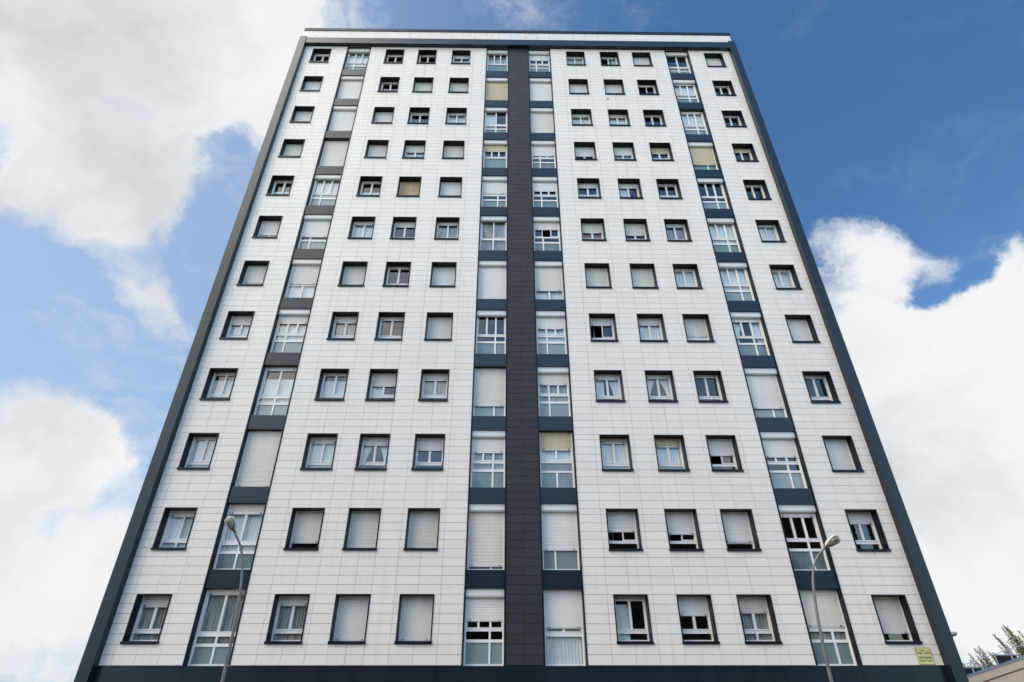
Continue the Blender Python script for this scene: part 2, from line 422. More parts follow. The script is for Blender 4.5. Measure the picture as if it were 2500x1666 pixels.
# side and rear walls, roof
mb = MB()
zs = [GROUND] + [T(r) + 0.28 for r in range(12, 0, -1)] + [35.93]
for za, zb in zip(zs[:-1], zs[1:]):
    for sgn in (-1, 1):
        n = 8
        for i in range(n):
            ya, yb = 0.02 + i * 14 / n, 0.02 + (i + 1) * 14 / n
            x = 13.70 * sgn
            mb.box(min(x, x - 0.2 * sgn), max(x, x - 0.2 * sgn), ya + 0.004, yb - 0.004, za + 0.004, zb - 0.004)
    mb.box(-13.5, 13.5, 13.82, 14.02, za + 0.004, zb - 0.004)
part('side_wall', mb, M['ceramic'])
mb = MB(); mb.box(-13.5, 13.5, 0.06, 13.8, 35.2, 35.4)
part('roof', mb, M['joint'])
mb = MB()
xs = [-13.745, -9.0, -4.3, 0.4, 5.1, 9.6, 13.745]
for a, b in zip(xs[:-1], xs[1:]): mb.box(a + 0.002, b - 0.002, -0.035, 0.30, 35.945, 36.215)
part('parapet_cap', mb, M['metal'])
for sgn in (-1, 1):
    mb = MB()
    x0, x1 = (-13.70, -13.30) if sgn < 0 else (13.30, 13.70)
    js = [GROUND, -1.0, 1.06] + [T(r) - 0.28 for r in range(12, 0, -1)] + [34.68, 34.91]
    for a, b in zip(js[:-1], js[1:]): mb.box(x0, x1, -0.27, 0.018, a + 0.004, b - 0.004)
    mb.box(x0 + 0.01, x1 - 0.01, -0.262, 0.016, GROUND, 34.9)
    part('corner_pier', mb, M['metal_band'])
mb = MB()
xs = [-13.298, -10.69, -9.2, -6.4, -3.6, -0.62, 0.62, 3.6, 6.4, 9.2, 10.69, 13.298]
for a, b in zip(xs[:-1], xs[1:]): mb.box(a + 0.003, b - 0.003, -0.235, 0.0, 34.265, 34.83)
mb.box(-13.297, 13.297, -0.228, -0.002, 34.27, 34.825)
part('cornice', mb, M['metal_band'])
mb = MB()
xs = [-13.298, -10.62, -8.1, -4.95, -1.99, -0.63, 0.63, 1.99, 5.99, 8.2, 10.62, 12.14, 13.298]
for a, b in zip(xs[:-1], xs[1:]):
    for za, zb in ((GROUND, -2.1), (-2.1, -0.5), (-0.5, 1.147)): mb.box(a + 0.003, b - 0.003, -0.035, 0.02, za + 0.003, zb - 0.003)
mb.box(-13.29, 13.29, -0.028, 0.04, GROUND, 1.140)
part('base_cladding', mb, M['metal_band'])

# dark lining of the four window bays
for (x0, x1) in BAYS:
    mb = MB()
    mb.box(x0 + 0.002, x0 + 0.045, -0.022, 0.34, ZB - 0.004, ZT - 0.003)
    mb.box(x1 - 0.045, x1 - 0.002, -0.022, 0.34, ZB - 0.004, ZT - 0.003)
    mb.box(x0 + 0.046, x1 - 0.046, 0.05, 0.34, T(1) + 0.18, ZT - 0.003)
    part('bay_lining', mb, M['metal'])
for bi, (x0, x1) in enumerate(BAYS):
    me = MB(); me.box(0, x1 - x0 - 0.094, 0.012, 0.33, 0.0, 0.575)
    me = me.mesh('spandrel', M['metal_band'])
    for r in range(2, 13):
        link('spandrel', me, tower, (x0 + 0.047, 0, T(r) + 0.178 - GROUND))

# interiors: one dark lined recess behind every opening
mb = MB()
def room(x0, x1, z0, z1, y0=0.40, y1=1.9):
    mb.quad((x0, y1, z0), (x1, y1, z0), (x1, y1, z1), (x0, y1, z1))
    mb.quad((x0, y0, z0), (x0, y1, z0), (x0, y1, z1), (x0, y0, z1))
    mb.quad((x1, y1, z0), (x1, y0, z0), (x1, y0, z1), (x1, y1, z1))
    mb.quad((x0, y0, z1), (x0, y1, z1), (x1, y1, z1), (x1, y0, z1))
    mb.quad((x0, y0, z0), (x1, y0, z0), (x1, y1, z0), (x0, y1, z0))
for r in range(1, 13):
    for x in WXS: room(x - 0.1, x + WW + 0.1, T(r) - 1.5, T(r) + 0.1)
    for (x0, x1) in BAYS: room(x0 - 0.05, x1 + 0.05, T(r) - 2.1, T(r) + 0.24, 0.345)
part('room_lining', mb, M['inside'])
mb = MB()   # little vent outlet under a second-row window
mb.tube([(5.2, -0.035, 0), (5.2, 0.02, 0)], 0.045, 14)
zv = 29.33
part('vent', mb, M['galv'], loc=(0, 0, zv - GROUND))

# ------------------------------------------------------------------ window pieces (shared meshes)
cache = {}
def shared(key, fn):
    if key not in cache: cache[key] = fn()
    return cache[key]

def frame_rect(mb, x0, x1, z0, z1, wd, y0, y1):
    mb.box(x0, x1, y0, y1, z1 - wd, z1); mb.box(x0, x1, y0, y1, z0, z0 + wd)
    mb.box(x0, x0 + wd, y0, y1, z0 + wd, z1 - wd); mb.box(x1 - wd, x1, y0, y1, z0 + wd, z1 - wd)

def sm_surround():
    mb = MB(); t = 0.034; W = WW
    mb.box(0.001, W - 0.001, -0.026, 0.40, -t, -0.001)
    mb.box(0.001, t, -0.026, 0.40, -1.36, -t); mb.box(W - t, W - 0.001, -0.026, 0.40, -1.36, -t)
    return mb.mesh('window', M['metal'])
def sm_sill():
    mb = MB(); mb.poly_prism([(-0.022, -1.425), (WW + 0.022, -1.425), (WW + 0.022, -1.362), (-0.022, -1.362)], -0.052, 0.36)
    mb.box(-0.022, WW + 0.022, -0.056, -0.050, -1.443, -1.360)
    return mb.mesh('sill', M['metal'])

def slats(x0, x1, zt, zb, y, colour):
    """roller shutter curtain of convex slats with an end bar and two stops"""
    mb = MB(); p = 0.047; z = zt
    prof = [(-0.006, 0.0), (0.007, 0.08), (0.0105, 0.5), (0.007, 0.86), (-0.002, 0.92), (-0.006, 1.0)]
    n = max(1, int(math.ceil((zt - zb) / p)))
    for i in range(n):
        for (b0, t0), (b1, t1) in zip(prof[:-1], prof[1:]):
            za = max(zb, zt - (i + t0) * p); zc = max(zb, zt - (i + t1) * p)
            if za - zc < 1e-5: continue
            mb.quad((x0, y - b1, zc), (x1, y - b1, zc), (x1, y - b0, za), (x0, y - b0, za))
    mb.box(x0, x1, y - 0.014, y + 0.006, zb - 0.035, zb - 0.001, 1)
    for xx in (x0 + (x1 - x0) * 0.11, x1 - (x1 - x0) * 0.11):
        mb.box(xx - 0.010, xx + 0.010, y - 0.034, y - 0.014, zb - 0.018, zb + 0.03, 2)
    return mb.mesh('roller_shutter', [M['sh_' + colour], M['bar'], M['metal']])

def curtain_mesh(kind, x0, x1, z0, z1, y):
    rnd = random.Random(hash(kind) % 1000 + int(x1 * 100))
    W = x1 - x0; H = z1 - z0
    strips = []   # each: (function z-fraction -> (xa, xb), top z, bottom z)
    if 'K' in kind or 'P' in kind or 'O' in kind: strips.append((lambda f: (x0, x1), z1, z0))
    if 'h' in kind: strips.append((lambda f: (x0, x1), z0 + H * 0.52, z0))
    if 'k' in kind: strips.append((lambda f: (x0, x1), z0 + H * 0.80, z0))
    if 'l' in kind: strips.append((lambda f: (x0, x0 + W * 0.45), z1 - 0.16, z0))
    if 'r' in kind: strips.append((lambda f: (x0 + W * 0.66, x1), z1, z0))
    if 'v' in kind:
        strips.append((lambda f: (x0 + W * (0.55 + 0.28 * (1 - f)), x1), z1, z0)); strips.append((lambda f: (x0, x0 + W * 0.38), z1, z0))
    if 'V' in kind:
        strips.append((lambda f: (x0, x0 + W * (0.14 + 0.34 * f * f)), z1, z0)); strips.append((lambda f: (x1 - W * (0.14 + 0.34 * f * f), x1), z1, z0))
    if not strips: return None
    mb = MB(); amp = 0.020 if 'P' in kind else 0.012
    per = 0.085 if 'P' in kind else 0.11
    for fn, zt, zb in strips:
        a, b = fn(1.0); nx = max(8, int((b - a) / per * 6)); nz = 8
        ph = rnd.random() * 6
        st = len(mb.v)
        for j in range(nz + 1):
            f = 1 - j / nz; xa, xb = fn(f)
            for i in range(nx + 1):
                t = i / nx; xx = xa + (xb - xa) * t
                yy = y + amp * math.sin((b - a) * t / per * 2 * math.pi + ph + 0.5 * math.sin(3 * t + f)) * (0.6 + 0.4 * (1 - f))
                mb.v.append((xx, yy, zb + (zt - zb) * f))
        for j in range(nz):
            for i in range(nx):
                k = st + j * (nx + 1) + i
                mb.f.append((k + nx + 1, k + nx + 2, k + 1, k)); mb.mi.append(0)
    m = M['orange'] if 'O' in kind else (M['pleat'] if 'P' in kind else M['net'])
    return mb.mesh('curtain', m, True)

Y1 = 0.335            # frame front plane of the small windows
def sm_frame(opened, lowmull):
    mb = MB(); a, b = 0.036, WW - 0.036; zt, zb = -0.10, -1.358; zr = -1.05
    frame_rect(mb, a + 0.001, b - 0.001, zb, zt, 0.034, Y1, 0.40)
    mb.box(a, a + 0.034, Y1 - 0.045, Y1 - 0.001, zb, -0.036)      # shutter guides
    mb.box(b - 0.034, b, Y1 - 0.045, Y1 - 0.001, zb, -0.036)
    mb.box(a + 0.036, b - 0.036, Y1 - 0.004, 0.40, zr - 0.092, zr)       # rail
    if lowmull: mb.box(WW / 2 - 0.03, WW / 2 + 0.03, Y1 - 0.001, 0.395, zb + 0.035, zr - 0.093)
    xm = WW / 2
    for (c, d, left) in ((a + 0.035, xm - 0.004, True), (xm + 0.004, b - 0.035, False)):
        if opened and left:
            mt = Matrix.Translation((c, Y1 + 0.02, 0)) @ Matrix.Rotation(R(58), 4, 'Z') @ Matrix.Translation((-c, -Y1 - 0.02, 0))
            for bx in ((c, d, zr + 0.002, zr + 0.05), (c, d, zt - 0.095, zt - 0.047), (c, c + 0.05, zr + 0.05, zt - 0.095), (d - 0.05, d, zr + 0.05, zt - 0.095)):
                mb.box(bx[0], bx[1], Y1 + 0.02, Y1 + 0.055, bx[2], bx[3], mt=mt)
        else:
            frame_rect(mb, c, d, zr + 0.002, zt - 0.036, 0.040, Y1 - 0.016, 0.398)
    if not opened: mb.box(xm - 0.018, xm + 0.018, Y1 - 0.026, Y1 - 0.017, zr + 0.004, zt - 0.05)
    for xx in (a + 0.14, b - 0.14): mb.box(xx - 0.008, xx + 0.008, Y1 - 0.008, Y1 - 0.0045, zr - 0.058, zr - 0.046, 1)
    return mb.mesh('frame', [M['pvc'], M['joint']])
def sm_pane(opened):
    mb = MB(); y = Y1 + 0.03
    if not opened: mb.quad((0.08, y, -1.03), (WW / 2 - 0.025, y, -1.03), (WW / 2 - 0.025, y, -0.15), (0.08, y, -0.15))
    mb.quad((WW / 2 + 0.025, y, -1.03), (WW - 0.08, y, -1.03), (WW - 0.08, y, -0.15), (WW / 2 + 0.025, y, -0.15))
    mb.quad((0.06, y, -1.34), (WW - 0.06, y, -1.34), (WW - 0.06, y, -1.12), (0.06, y, -1.12))
    return mb.mesh('pane', M['glass'])

SMALL = ["W:-0.3:d W:-0.27:d W:-0.21:d W:-0.4:k W:-0.24:K W:-0.21:r W:-1.34:d W:-1.34:d",
"W:-1.34:d W:-0.21:h C:-1.34:d C:-1.34:d W:-1.34:d W:-1.34:d W:-0.25:o W:-0.18:h",
"W:-1.34:d W:-1.34:d C:-0.29:h C:-0.26:K W:-0.32:K C:-0.34:K -:0:d W:-0.2:h",
"C:-1.34:d C:-1.34:d W:-0.61:k C:-1.34:d W:-0.8:d W:-0.69:k Y:-0.54:h Y:-0.38:d",
"-:0:h -:0:h T:-1.34:d W:-1.34:d W:-0.41:h W:-0.4:l -:0:h -:0:d",
"W:-0.98:d W:-0.28:K W:-0.41:b W:-0.26:P C:-0.68:O C:-0.83:d W:-0.28:P W:-0.19:oK",
"C:-1.01:k C:-1.13:d -:0:b W:-1.1:d C:-1.34:d C:-1.34:d -:0:K -:0:K",
"C:-0.53:k C:-0.4:P C:-0.26:b C:-1.34:d W:-0.45:o W:-0.42:K C:-0.99:d W:-1.34:d",
"-:0:k -:0:k C:-0.66:l C:-0.39:P C:-0.31:v C:-0.25:V -:0:d -:0:d",
"C:-0.17:K C:-0.3:K W:-0.39:V W:-0.58:d Y:-0.26:K Y:-0.4:K W:-0.74:o W:-1.34:d",
"C:-0.26:oK C:-1.16:b C:-1.34:d C:-1.34:d W:-0.76:o W:-0.84:o W:-1.11:d W:-0.47:d",
"C:-0.38:P C:-0.34:P W:-1.34:d W:-1.34:d -:0:l W:-0.63:d C:-0.55:P C:-1.14:d"]
LOWMULL = {(11, 0), (12, 6), (4, 6)}
for r in range(1, 13):
    for ci, spec in enumerate(SMALL[r - 1].split()):
        col, sh, cont = spec.split(':'); sh = float(sh)
        win = link('window', shared('sur', sm_surround), tower, (WXS[ci], 0, T(r) - GROUND))
        link('sill', shared('sill', sm_sill), win)
        op = 'o' in cont
        lm = (r, ci) in LOWMULL
        link('frame', shared(('fr', op, lm), lambda: sm_frame(op, lm)), win)
        closed = sh < -1.3
        if col != '-':
            zb = -1.32 if closed else sh + 0.035
            link('roller_shutter', shared(('sl', col, round(zb, 2)), lambda: slats(0.072, WW - 0.072, -0.04, zb, Y1 - 0.022, col)), win)
        else:   # shutter fully rolled up: its end bar shows at the head
            link('roller_shutter', shared(('sl', 'W', 'up'), lambda: slats(0.072, WW - 0.072, -0.04, -0.10, Y1 - 0.022, 'W')), win)
        if not closed:
            link('pane', shared(('pn', op), lambda: sm_pane(op)), win)
            cm = shared(('cu', cont.replace('o', ''), ci % 3), lambda: curtain_mesh(cont.replace('o', ''), 0.05 , WW - 0.05 + 0.003 * (ci % 3), -1.36, -0.12, 0.432))
            if cm: link('curtain', cm, win)

Y2 = 0.245            # frame front plane of the bay windows
def bay_frame(W, lay, side, opened, mid_open):
    """lay: 3 = three casements, 2 = two casements; suffix a = no middle strip, b = full-width middle strip, c = one tall lower light"""
    mb = MB(); n = int(lay[0]); sub = lay[1:]
    zt, zb = 0.10, -2.045
    hi, lo = (-1.00, -1.08) if n == 3 else (-1.12, -1.23)
    m1, m2 = (-1.31, -1.40) if n == 3 else (-1.43, -1.52)
    if sub == 'a': m1 = m2 = None
    if sub in ('c', 'd'): m1 = m2 = None
    if sub == 'b': hi, lo, m1, m2 = -0.98, -1.06, -1.36, -1.43
    frame_rect(mb, 0.003, W - 0.003, zb, zt, 0.05, Y2, 0.32)
    mb.box(0.001, 0.036, Y2 - 0.045, Y2 - 0.001, zb, 0.16); mb.box(W - 0.036, W - 0.001, Y2 - 0.045, Y2 - 0.001, zb, 0.16)
    mb.box(0.054, W - 0.054, Y2 - 0.004, 0.318, lo, hi)
    if m1: mb.box(0.054, W - 0.054, Y2 - 0.002, 0.316, m2, m1)
    xm = W * (0.36 if side == 0 else 0.64)
    if n == 2 and sub != 'b' or sub == 'c': xm = W * 0.5
    if lay == '2b': xm = W * 0.5
    top = lo - 0.001; bot = zb + 0.051
    if sub == 'b': top = m2 - 0.001
    if sub not in ('a', 'd'):
        if m1 and sub != 'b':
            mb.box(xm - 0.032, xm + 0.032, Y2 - 0.001, 0.314, m1 + 0.001, top)
            mb.box(xm - 0.032, xm + 0.032, Y2 - 0.001, 0.314, bot, m2 - 0.001)
        else: mb.box(xm - 0.032, xm + 0.032, Y2 - 0.001, 0.314, bot, top)
    e = 0.054; wd = (W - 2 * e) / n
    for i in range(n):
        a, b = e + i * wd, e + (i + 1) * wd
        if (mid_open and i == 1) : continue
        if opened and i == 0:
            mt = Matrix.Translation((a, Y2 + 0.02, 0)) @ Matrix.Rotation(R(35), 4, 'Z') @ Matrix.Translation((-a, -Y2 - 0.02, 0))
            for bx in ((a, b, hi + 0.002, hi + 0.05), (a, b, 0.0, 0.048), (a, a + 0.05, hi + 0.05, 0.0), (b - 0.05, b, hi + 0.05, 0.0)):
                mb.box(bx[0], bx[1], Y2 + 0.02, Y2 + 0.055, bx[2], bx[3], mt=mt)
            continue
        frame_rect(mb, a + 0.003, b - 0.003, hi + 0.002, zt - 0.052, 0.034, Y2 - 0.014, 0.312)
        if i: mb.box(a - 0.016, a + 0.016, Y2 - 0.024, Y2 - 0.015, hi + 0.004, zt - 0.05)
    for k in range(n):
        xx = e + (k + 0.22) * wd
        mb.box(xx - 0.008, xx + 0.008, Y2 - 0.008, Y2 - 0.0045, (hi + lo) / 2 - 0.006, (hi + lo) / 2 + 0.006, 1)
    return mb.mesh('frame', [M['pvc'], M['joint']]), (hi, lo, m1, m2)
def bay_pane(W, lay, rails, opened, mid_open):
    hi, lo, m1, m2 = rails; n = int(lay[0]); y = Y2 + 0.03; e = 0.054; wd = (W - 2 * e) / n; mb = MB()
    for i in range(n):
        if (opened and i == 0) or (mid_open and i == 1): continue
        a, b = e + i * wd + 0.035, e + (i + 1) * wd - 0.035
        mb.quad((a, y, hi + 0.03), (b, y, hi + 0.03), (b, y, 0.02), (a, y, 0.02))
    if m1 and lay[1:] != 'b': mb.quad((0.05, y, m1 - 0.01), (W - 0.05, y, m1 - 0.01), (W - 0.05, y, lo + 0.01), (0.05, y, lo + 0.01))
    if lay[1:] in ('c', 'd'): mb.quad((0.04, y, -2.02), (W - 0.04, y, -2.02), (W - 0.04, y, lo + 0.01), (0.04, y, lo + 0.01))
    return mb.mesh('pane', M['glass'])
def bay_low(W, lay, rails):
    hi, lo, m1, m2 = rails; mb = MB(); y = Y2 + 0.034
    t = (m2 if m2 else lo)
    mb.quad((0.04, y, -2.02), (W - 0.04, y, -2.02), (W - 0.04, y, t + 0.01), (0.04, y, t + 0.01))
    if lay[1:] == 'b': mb.quad((0.04, y, m1 - 0.01), (W - 0.04, y, m1 - 0.01), (W - 0.04, y, lo + 0.01), (0.04, y, lo + 0.01))
    return mb.mesh('frosted_pane', M['frost'])
def bay_box(W):
    """roll-shutter housing with a rounded lower front edge"""
    mb = MB(); zt, zb = 0.172, -0.105; yf, yb = 0.075, Y2 - 0.05; r = 0.085
    prof = [(yb, zt), (yf, zt)] + [(yf + r - r * math.cos(t), zb + r - r * math.sin(t)) for t in [math.pi / 2 * k / 7 for k in range(8)]] + [(yb, zb)]
    n = len(mb.v); k = len(prof)
    mb.v += [(0.004, y, z) for y, z in prof] + [(W - 0.004, y, z) for y, z in prof]
    for i in range(k):
        j = (i + 1) % k; mb.f.append((n + i, n + j, n + k + j, n + k + i)); mb.mi.append(0)
    mb.f.append(tuple(n + i for i in range(k))); mb.f.append(tuple(n + k + i for i in reversed(range(k)))); mb.mi += [0, 0]
    mb.box(0.004, W - 0.004, Y2 - 0.049, Y2 - 0.002, 0.102, 0.17)
    return mb.mesh('shutter_box', M['box'])
def bay_body(W):
    mb = MB(); mb.box(0.001, W - 0.001, 0.10, 0.34, -2.062, -2.046)
    return mb.mesh('bay_window', M['metal'])

BAY = ["1:W:0:3:K 1:W:0:3a:P 1:W:-0.66:3:P 1:W:0:2:d",
"1:W:-2.0:3:d 1:Y:-2.0:3:d 1:W:-2.0:3:d 1:W:-0.2:3:K",
"1:W:-2.0:3:d 1:C:0:2:l 1:C:-2.0:3:d 0:W:0:3:K",
"0:C:-2.0:3:d 1:Y:-0.59:3a:b 1:W:-0.9:3:b 1:Y:-1.48:3:d",
"1:W:0:3:K 1:W:-0.96:3:b 1:W:-0.76:3:b 1:W:0:3:b",
"1:W:-1.15:3:K 1:C:0:2c:oP 1:C:-0.58:3:m 1:C:0:3:K",
"1:C:-1.16:2c:K 1:W:-2.0:3:d 1:C:-1.45:2c:K 1:C:0:3:K",
"1:C:-0.5:3:K 1:W:0:3:b 1:W:-0.69:3:k 1:W:-0.28:3:V",
"0:C:0:2:k 0:C:-1.55:3:d 1:C:-0.6:3:P 1:W:-1.6:3:d",
"0:C:-2.0:3:d 1:W:-0.68:3:P 0:Y:-0.57:2b:K 1:W:-0.82:3:b",
"0:C:-0.19:2:K 1:C:-1.93:3:d 1:W:-1.4:3:d 1:W:-0.25:3:b",
"0:C:0:2:P 1:W:-0.8:3:d 0:W:-1.0:2d:K 0:C:-0.96:3:P"]
for r in range(1, 13):
    for bi, spec in enumerate(BAY[r - 1].split()):
        bx, col, sh, lay, cont = spec.split(':'); sh = float(sh); bx = int(bx)
        x0, x1 = BAYS[bi]; W = round(x1 - x0 - 0.094, 3)
        side = bi % 2
        win = link('bay_window', shared(('bb', W), lambda: bay_body(W)), tower, (x0 + 0.047, 0, T(r) - GROUND))
        op, mo = 'o' in cont, 'm' in cont
        fm, rails = shared(('bf', W, lay, side, op, mo), lambda: bay_frame(W, lay, side, op, mo))
        link('frame', fm, win)
        closed = sh <= -1.99
        if bx: link('shutter_box', shared(('bx', W), lambda: bay_box(W)), win)
        top = -0.02 if bx else 0.165
        zb = -2.0 if closed else (sh + 0.035 if sh < 0 else (0.02 if not bx else None))
        if zb is not None:
            link('roller_shutter', shared(('bs', W, col, top, round(zb, 2)), lambda: slats(0.037, W - 0.037, top, zb, Y2 - 0.022, col)), win)
        if not closed:
            link('pane', shared(('bp', W, lay, op, mo), lambda: bay_pane(W, lay, rails, op, mo)), win)
            if lay[1:] not in ('c', 'd'): link('frosted_pane', shared(('bl', W, lay), lambda: bay_low(W, lay, rails)), win)
            kk = cont.replace('o', '').replace('m', '')
            cm = shared(('bc', kk, W), lambda: curtain_mesh(kk, 0.04, W - 0.04, -2.04, 0.1, 0.36))
            if cm: link('curtain', cm, win)

# ------------------------------------------------------------------ street name plaque
sign = thing('street_sign', 'pale yellow enamel street name plaque on the white wall low at the right', 'street sign', (12.50, -0.02, 1.165))
mb = MB(); mb.box(0, 0.52, 0.0, 0.014, 0.0, 0.487)
link('plate', mb.mesh('plate', M['plaque']), sign)
mb = MB(); frame_rect(mb, 0.014, 0.506, 0.014, 0.473, 0.009, -0.003, -0.0002)
for cz in (0.43, 0.395):
    mb.box(0.042, 0.070, -0.003, -0.0002, cz - 0.012, cz + 0.012); mb.box(0.048, 0.064, -0.003, -0.0002, cz - 0.020, cz - 0.0125)
link('border', mb.mesh('border', M['ink']), sign)
def text(body, x, z, size, width=None):
    cu = bpy.data.curves.new('t', 'FONT'); cu.body = body; cu.size = size; cu.align_x = 'CENTER'; cu.extrude = 0.001; cu.offset = size * 0.012
    to = bpy.data.objects.new('t', cu); scn.collection.objects.link(to)
    bpy.context.view_layer.update()
    me = bpy.data.meshes.new_from_object(to.evaluated_get(bpy.context.evaluated_depsgraph_get()))
    bpy.data.objects.remove(to); me.materials.clear(); me.materials.append(M['ink'])
    if width:
        xs = [v.co.x for v in me.vertices]; k = width / (max(xs) - min(xs))
        for v in me.vertices: v.co.x *= k
    link('lettering', me, sign, (x, -0.0018, z), (R(90), 0, 0))
text('PLAZA', 0.235, 0.375, 0.075, 0.17); text('de la', 0.415, 0.375, 0.045, 0.12)
text('VIRGEN', 0.135, 0.295, 0.078, 0.18); text('del', 0.262, 0.295, 0.04, 0.05); text('PERDÓN', 0.395, 0.295, 0.078, 0.19)
text('BARKAZIOAREN', 0.26, 0.175, 0.085, 0.40)
text('Birjina', 0.15, 0.095, 0.07, 0.16); text('PLAZA', 0.365, 0.095, 0.078, 0.19)

# ------------------------------------------------------------------ street lamps
def lamp_head_meshes():
    """cobra-style head; local +X = outwards, -Z = underside"""
    L, Wd = 0.44, 0.27
    def hw(t): return Wd / 2 * (0.16 + 0.84 * math.sin(math.pi * min(1, t * 0.62 + 0.0) ) ** 0.8) if t < 0.8 else Wd / 2 * (0.16 + 0.84 * math.sin(math.pi * 0.496) ** 0.8) * math.sqrt(max(0, 1 - ((t - 0.8) / 0.2) ** 2)) 
    ns, nr = 18, 14
    hood = MB()
    for i in range(ns + 1):
        t = i / ns; w_ = max(0.004, hw(t)); h = 0.035 + 0.085 * math.sin(math.pi * min(1, t * 0.85 + 0.12)); h *= min(1, w_ / 0.06)
        for k in range(nr + 1):
            a = math.pi * k / nr
            hood.v.append((t * L, w_ * math.cos(a), h * math.sin(a)))
    for i in range(ns):
        for k in range(nr):
            a = i * (nr + 1) + k; hood.f.append((a, a + 1, a + nr + 2, a + nr + 1)); hood.mi.append(0)
    rim = len(hood.v)
    for i in range(ns + 1):
        t = i / ns; w_ = max(0.004, hw(t))
        hood.v += [(t * L, w_, -0.022 * min(1, w_ / .06)), (t * L, w_ * 0.88, -0.024 * min(1, w_ / .06)), (t * L, -w_ * 0.88, -0.024 * min(1, w_ / .06)), (t * L, -w_, -0.022 * min(1, w_ / .06))]
    for i in range(ns):
        a = rim + i * 4; tl, tr = i * (nr + 1), i * (nr + 1) + nr
        hood.f += [(a, tl, tl + nr + 1, a + 4), (a + 1, a, a + 4, a + 5), (a + 2, a + 1, a + 5, a + 6), (a + 3, a + 2, a + 6, a + 7), (tr, a + 3, a + 7, tr + nr + 1)]
        hood.mi += [0] * 5
    gas = MB(); lensm = MB()
    nu, nv = 20, 6
    def bowl(mb, cx, rx, ry, dz, z0):
        st = len(mb.v)
        for j in range(nv + 1):
            f = j / nv; rr = math.cos(f * math.pi / 2)
            for i in range(nu):
                a = 2 * math.pi * i / nu
                e = 1.0 - 0.18 * math.cos(a) * (math.cos(a) < 0)
                mb.v.append((cx + rx * rr * math.cos(a), ry * rr * math.sin(a), z0 - dz * math.sin(f * math.pi / 2)))
        for j in range(nv):
            for i in range(nu):
                i2 = (i + 1) % nu; mb.f.append((st + j * nu + i, st + (j + 1) * nu + i, st + (j + 1) * nu + i2, st + j * nu + i2)); mb.mi.append(0)
    bowl(gas, 0.266, 0.142, 0.108, 0.010, -0.0245)
    bowl(lensm, 0.27, 0.128, 0.096, 0.055, -0.030)
    gas.tube([(0.105, 0, -0.028), (0.14, 0, -0.05), (0.19, 0, -0.045)], [0.05, 0.055, 0.02], 10)
    bolt = MB(); bolt.tube([(0.412, 0, -0.020), (0.412, 0, -0.036)], 0.009, 8)
    neck = MB(); neck.tube([(-0.05, 0, 0), (0.12, 0, 0.0)], [0.030, 0.036], 12)
    return (hood.mesh('lamp_head', M['head'], True), gas.mesh('gasket', M['rust'], True), lensm.mesh('lens', M['lens'], True), bolt.mesh('bolt', M['head']), neck.mesh('neck', M['galv'], True))
HM = lamp_head_meshes()
def street_lamp(label, foot, path, neck_at, direction, under, group=None):
    """path: centre line points (x, z) of the bending pole in its own vertical plane"""
    t = thing('street_lamp', label, 'street lamp', foot, group)
    fx, fy, fz = foot
    # Catmull-Rom through the points
    P = [Vector(p) for p in path]; pts = []
    Q = [P[0]] + P + [2 * P[-1] - P[-2]]
    for i in range(1, len(Q) - 2):
        for k in range(8):
            u = k / 8; p0, p1, p2, p3 = Q[i - 1], Q[i], Q[i + 1], Q[i + 2]
            pts.append(0.5 * ((2 * p1) + (-p0 + p2) * u + (2 * p0 - 5 * p1 + 4 * p2 - p3) * u * u + (-p0 + 3 * p1 - 3 * p2 + p3) * u ** 3))
    pts.append(P[-1])
    loc = [p - Vector(foot) for p in pts]
    n = len(loc); ln = [0]
    for a, b in zip(loc[:-1], loc[1:]): ln.append(ln[-1] + (b - a).length)
    rad = [0.066 + (0.026 - 0.066) * min(1, l / ln[-1]) for l in ln]
    mb = MB(); mb.tube(loc, rad, 14); link('pole', mb.mesh('pole', M['galv'], True), t)
    mb = MB(); mb.box(-0.2, 0.2, -0.2, 0.2, 0, 0.03); mb.tube([(0, 0, 0.03), (0, 0, 0.9), (0, 0, 0.95)], [0.105, 0.105, 0.075], 14)
    link('pole_base', mb.mesh('pole_base', M['galv']), t)
    X = Vector(direction).normalized(); Z = -(Vector(under) - X * Vector(under).dot(X)).normalized(); Yv = Z.cross(X)
    rot = Matrix((X, Yv, Z)).transposed().to_euler()
    h = link('lamp_head', HM[0], t, Vector(neck_at) - Vector(foot), rot)
    for nm, me in zip(('gasket', 'lens', 'bolt', 'neck'), HM[1:]): link(nm, me, h)
    return t
LY = -4.5
street_lamp('bent galvanised street lamp before the left window bay, its head curving left', (-7.30, LY, GROUND),
            [(-7.30, LY, GROUND), (-7.305, LY, -1.0), (-7.32, LY, 0.9), (-7.345, LY, 2.1), (-7.41, LY, 2.97), (-7.54, LY - .02, 3.65), (-7.70, LY - .05, 4.03), (-7.87, LY - .10, 4.29)],
            (-7.87, LY - .10, 4.31), (-0.36, -0.42, 0.70), (0.1, -0.75, -0.65), 'galvanised street lamps before the tower')
street_lamp('bent galvanised street lamp before the right window bay, its head curving right', (7.20, LY, GROUND),
            [(7.20, LY, GROUND), (7.205, LY, -1.0), (7.215, LY, 0.9), (7.26, LY, 2.03), (7.365, LY, 2.94), (7.50, LY, 3.42), (7.68, LY - .03, 3.72), (7.93, LY - .08, 3.96)],
            (7.94, LY - .08, 3.97), (0.80, -0.40, 0.52), (0.0, -0.72, -0.65), 'galvanised street lamps before the tower')
street_lamp('distant street lamp mostly hidden, grey head end showing past the right tower pier', (20.4, 9.6, GROUND),
            [(20.4, 9.6, GROUND), (20.4, 9.6, 0.2), (20.4, 9.6, 1.2), (20.45, 9.6, 1.7), (20.6, 9.6, 2.0), (20.85, 9.6, 2.14)],
            (20.87, 9.6, 2.15), (0.95, -0.15, 0.25), (0.0, -0.5, -0.85))

